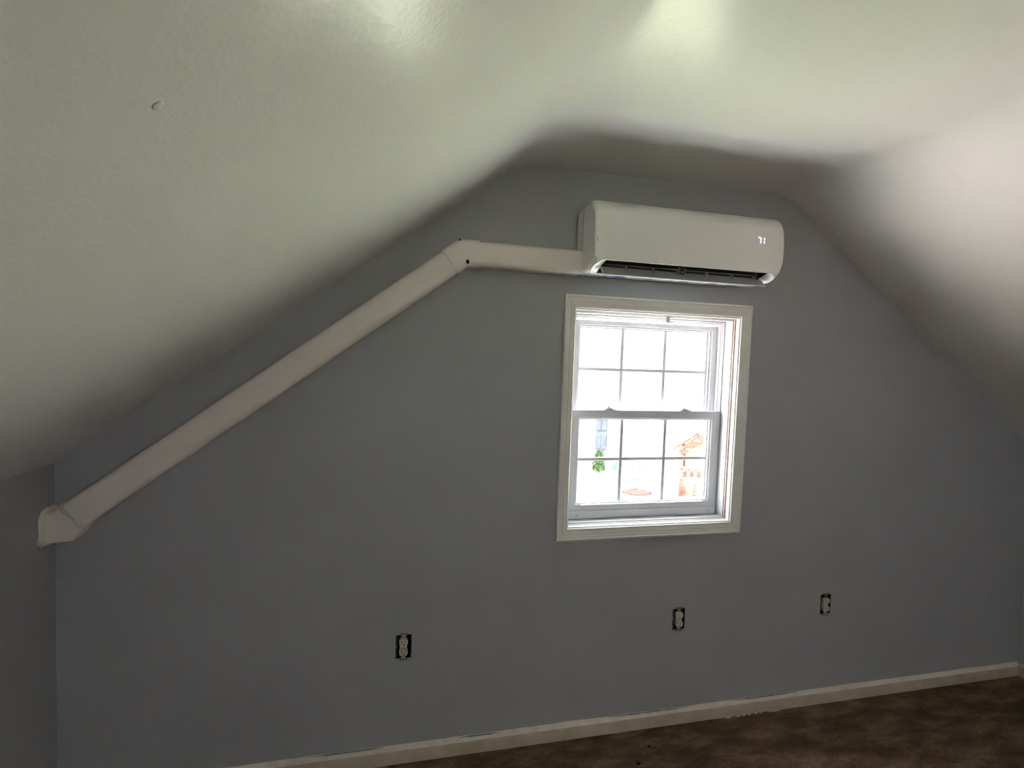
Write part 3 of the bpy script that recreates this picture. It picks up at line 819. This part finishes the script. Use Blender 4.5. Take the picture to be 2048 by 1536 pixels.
# dark holes of the yoke ears
# ------------------------------------------------------------------ yard outside
GZ = -3.0
bm = NB(); box(bm, -60, 80, .16, 90, GZ - .3, GZ)
tag(link('yard_ground', bm, 'yard_surface'), 'sunlit lawn and pale paving outside the window', 'ground', kind='structure')
bm = NB(); box(bm, -60, 80, -90, YB - WT, GZ - .3, GZ)
tag(link('yard_ground', bm, 'yard_surface'), 'sunlit yard behind the house', 'ground', kind='structure')
bm = NB(); box(bm, -16, -.6, .2, 8.5, GZ - .05, GZ + .045)
tag(link('driveway_slab', bm, 'driveway'), 'broad pale concrete driveway left of the window', 'driveway', kind='structure')
bm = NB(); box(bm, -.55, 8.0, .16, 2.5, GZ - .05, GZ + .05)
tag(link('patio_slab', bm, 'concrete'), 'pale concrete patio along the foot of the house', 'patio', kind='structure')
bm = NB(); prism(bm, [(.150, .925), (.150, .880), (.270, .880), (.270, .905)], 'x', .66, 1.553)
tag(link('exterior_sill', bm, 'siding'), 'white sloping sill outside the window', 'sill', kind='structure')
bm = NB(); box(bm, -6, 8, YB - 8, YB - WT - .02, GZ - .05, GZ + .05)  # unseen slab added to bounce light up to the ceiling from behind
tag(link('patio_slab', bm, 'concrete'), 'pale slab added unseen behind the house to bounce light indoors', 'patio', kind='structure')
# lower storey of this house
bm = NB(); box(bm, XL - .12, XR + .12, YB - WT, WT, GZ, -.1)
tag(link('lower_storey', bm, 'siding'), 'pale siding of the storey below the attic', 'house', kind='structure')

def leaves(bm, pts, size, seed):
    random.seed(seed)
    for p in pts:
        s = size * random.uniform(.6, 1.3)
        a = Vector((random.uniform(-1, 1), random.uniform(-1, 1), random.uniform(-1, 1))).normalized()
        b = a.orthogonal().normalized(); c = a.cross(b); th = random.uniform(0, 6.28); d = b * math.cos(th) + c * math.sin(th); e = a.cross(d)
        q = [p - d * s, p + e * s * .5 - d * s * .1, p + d * s, p - e * s * .5 - d * s * .1]
        bm.faces.new([bm.verts.new(v) for v in q])
def cone_shrub(x, y, h, r, name, label, seed):
    t = empty(name, (x, y, GZ)); random.seed(seed); pts = []
    for i in range(1500):
        u = random.random() ** .8; z = .12 + u * (h - .12); rad = r * (1 - ((z - .25 * h) / (.78 * h)) ** 2) ** .5 if z > .25 * h else r * (.55 + .45 * z / (.25 * h))
        a = random.uniform(0, 6.28); rr_ = max(.02, rad) * math.sqrt(random.uniform(.25, 1)) * (1 + .2 * mnoise.noise(Vector((math.cos(a) * 2, math.sin(a) * 2, z * 4))))
        pts.append(Vector((rr_ * math.cos(a), rr_ * math.sin(a), z)))
    bm = NB(); leaves(bm, pts, .05, seed); tag(link('foliage', bm, 'leaf_dark', t), kind='stuff')
    bm = NB(); tube(bm, [(0, 0, 0), (0, .01, h * .5), (0, 0, h * .9)], [.035, .025, .01], 8); link('stem', bm, 'bark', t)
    tag(t, label, 'shrub'); return t
cone_shrub(8.32, 17.4, .98, .26, 'conical_shrub', 'green cone-shaped evergreen shrub seen through lower left panes', 21)
# neighbouring house with a dark door
nh = empty('neighbour_house', (12.4, 21.4, GZ)); nh.rotation_euler = (0, 0, -.32)
tag(nh, 'pale house with a slate-coloured door across the yard', 'house')
bm = NB(); box(bm, -9, 9, 0, 6, 0, 5.2); link('house_wall', bm, 'siding', nh)
bm = NB(); prism(bm, [(-.5, 5.2), (3, 7.4), (6.5, 5.2), (6.5, 5.05), (-.5, 5.05)], 'x', -9.4, 9.4); link('roof', bm, 'roofing', nh)
dr = None
bm = NB(); box(bm, -2.42, -1.83, -.05, .02, .02, 2.08, .01, 1)
for (z0, z1) in ((.2, .95), (1.1, 1.9)):
    for (a, b) in ((-2.36, -2.15), (-2.10, -1.89)): box(bm, a, b, -.062, -.04, z0, z1, .008, 1)
dr = link('door', bm, 'door_slate', nh); 
bm = NB(); cyl(bm, (-1.88, -.05, 1.0), .03, .05, 'y', 10); link('door_knob', bm, 'steel', dr)
# slender tree trunk at the left edge of the panes
tr = empty('slender_tree', (7.72, 17.6, GZ)); tag(tr, 'slender pale trunk of a tall tree at left edge of the panes', 'tree')
bm = NB(); tube(bm, [(0, 0, 0), (.02, 0, 1.5), (.0, 0, 3.6), (.03, 0, 6.5), (0, 0, 10)], [.10, .085, .08, .07, .05], 10); link('trunk', bm, 'bark', tr)
random.seed(31); bm = NB(); pts = [Vector((random.gauss(0, .42), random.gauss(0, .42), 10.4 + random.gauss(0, .7))) for _ in range(1400)]
leaves(bm, pts, .1, 5); tag(link('foliage', bm, 'leaf_mid', tr), kind='stuff')
# sapling with its mulch ring
sp = empty('sapling', (8.75, 15.0, GZ)); tag(sp, 'young thin-leaved sapling planted in a mulch mound', 'tree')
bm = NB(); tube(bm, [(0, 0, 0), (.01, 0, .5), (.0, 0, 1.05)], [.02, .016, .008], 8); link('stem', bm, 'bark', sp)
random.seed(8); bm = NB(); pts = []
for (zc, rad, nn) in ((.42, .16, 55), (.86, .30, 75), (.62, .2, 25)):
    for _ in range(nn): pts.append(Vector((random.gauss(0, rad * .6), random.gauss(0, rad * .6), zc + random.gauss(0, .06))))
leaves(bm, pts, .045, 12); tag(link('foliage', bm, 'leaf_mid', sp), kind='stuff')
bm = NB(); random.seed(14); rings = []
for (r, h) in ((.55, .0), (.42, .05), (.22, .11), (.05, .13)):
    rings.append([(8.6 + r * 1.0 * math.cos(a) * (1 + .15 * mnoise.noise(Vector((math.cos(a) * 2, math.sin(a) * 2, r)))), 14.62 + .8 * r * math.sin(a), GZ + h * (1 + .3 * mnoise.noise(Vector((math.cos(a) * 3, math.sin(a) * 3, r * 5))))) for a in [2 * math.pi * k / 26 for k in range(26)]])
loft(bm, rings, True, True)
tag(link('mulch_mound', bm, 'mulch', None, True), 'low brown mulch mound around the sapling', 'mulch')
# scattered stones and a teal tub on the lawn
for i, (x, y, s, lab) in enumerate([(9.95, 18.9, .16, 'dark stone on the lawn behind the sapling, farthest left'), (10.32, 19.1, .12, 'small dark stone on the lawn, second from left'),
                                    (10.35, 18.5, .14, 'dark stone on the lawn just above the sapling crown'), (10.78, 18.3, .17, 'dark stone on the lawn, rightmost above the sapling'),
                                    (11.5, 17.7, .15, 'dark stone on the lawn between sapling and playset'), (11.66, 17.1, .22, 'largest dark stone on the lawn, left of the playset')]):
    bm = NB(); bmesh.ops.create_icosphere(bm, subdivisions=2, radius=s * .7)
    for v in bm.verts:
        v.co *= 1 + .35 * mnoise.noise(v.co * 6 + Vector((i * 3, 0, 0))); v.co.z *= .38
    o = link('stone', bm, 'stone', None, True); o.location = (x, y, GZ + s * .12); tag(o, lab, 'stone', 'stones scattered on the lawn')
tb = empty('plastic_tub', (9.36, 18.1, GZ)); tag(tb, 'small teal plastic tub standing on the lawn', 'tub')
bm = NB(); rings = [[(r * math.cos(a), r * math.sin(a), h) for a in [2 * math.pi * k / 16 for k in range(16)]] for r, h in ((.10, 0), (.14, .28), (.15, .28), (.15, .31), (.13, .31), (.10, .03))]
loft(bm, rings, True, True); auto_smooth(link('tub_shell', bm, 'teal', tb), 40)
bm = NB(); tube(bm, [(-.14, 0, .29), (-.1, 0, .42), (0, 0, .46), (.1, 0, .42), (.14, 0, .29)], .008, 6); link('tub_handle', bm, 'steel', tb)

# big tree added out of view so that its crown shades the far yard
def added_shade_tree(x, y, seed, label):
    t = empty('added_shade_tree', (x, y, GZ)); tag(t, label, 'tree')
    bm = NB(); tube(bm, [(0, 0, 0), (.1, 0, 2.5), (0, .1, 5.5), (.1, 0, 9)], [.32, .26, .2, .1], 10); link('trunk', bm, 'bark', t)
    random.seed(seed); pts = []
    while len(pts) < 3600:
        p = Vector((random.uniform(-1, 1), random.uniform(-1, 1), random.uniform(-1, 1)))
        if .35 < p.length < 1: pts.append(Vector((p.x * 4.6, p.y * 5.4, 10.2 + p.z * 2.6)))
    bm = NB(); leaves(bm, pts, .42, seed); tag(link('foliage', bm, 'leaf_mid', t), kind='stuff')
added_shade_tree(1.0, 17.2, 51, 'broad tree added out of view, above and left, to shade the far yard')
# wooden playset
ps = empty('playset', (10.2, 13.6, GZ)); ps.rotation_euler = (0, 0, -.62)
tag(ps, 'reddish wooden playset with a shingled gable roof seen in lower right panes', 'playset')
def pb(nm, m, *b, bev=.006):
    bm = NB(); box(bm, *b, bev, 1); return link(nm, bm, m, ps)
HW, D = .52, 1.2
for (x, y) in ((-HW, 0), (HW - .05, 0), (-HW, D), (HW - .05, D)):
    pb('post', 'cedar', x, x + .10, y, y + .10, 0, 1.66)
pb('beam', 'cedar', -HW - .05, HW + .1, -.03, .0, 1.52, 1.66); pb('beam', 'cedar', -HW - .05, HW + .1, D + .1, D + .13, 1.52, 1.66)
pb('deck', 'cedar', -HW, HW + .05, -.02, D + .1, .62, .70)
for k in range(6):
    a = -HW + .10 + k * .15
    if k == 2 or k == 3: continue
    pb('panel_board', 'cedar', a, a + .14, -.012, .012, .06, .60, bev=.003)
for k in range(4):
    a = -HW + .14 + k * .22
    pb('rail_slat', 'cedar_dark', a + .1, a + .20, .01, .03, .70, 1.34 if k > 1 else 1.02, bev=.003)
pb('hand_rail', 'cedar', -HW, HW + .05, -.025, .015, 1.0, 1.06)
for s in (-1, 1):
    bm = NB(); prism(bm, [(0, 2.42), (s * .86, 1.72), (s * .84, 1.66), (0, 2.34)] if s > 0 else [(0, 2.42), (0, 2.34), (s * .84, 1.66), (s * .86, 1.72)], 'y', -.18, D + .28); link('roof_slope', bm, 'shingle', ps)
    bm = NB(); prism(bm, [(0, 2.28), (s * .80, 1.63), (s * .72, 1.63), (0, 2.17)] if s > 0 else [(0, 2.28), (0, 2.17), (s * .72, 1.63), (s * .80, 1.63)], 'y', -.10, -.06); link('barge_board', bm, 'cedar', ps)
bm = NB(); prism(bm, [(-.52, 1.70), (.52, 1.70), (0, 2.16)], 'y', -.03, .0); link('gable_panel', bm, 'cedar', ps)
bm = NB(); prism(bm, [(-.14, 1.96), (.14, 1.96), (0, 2.12)], 'y', -.06, -.028); tag(link('gable_badge', bm, 'teal', ps), 'small teal triangle in the gable')
hp = empty('climbing_plant', (10.02, 13.35, GZ)); tag(hp, 'leafy green plant standing in front of the playset', 'plant')
random.seed(77); bm = NB(); leaves(bm, [Vector((random.gauss(0, .055), random.gauss(0, .05), random.uniform(.0, .62))) for _ in range(260)], .04, 6); tag(link('foliage', bm, 'leaf_dark', hp), kind='stuff')
bm = NB(); tube(bm, [(0, 0, 0), (.01, 0, .3), (0, 0, .55)], [.012, .01, .006], 6); link('stem', bm, 'bark', hp)
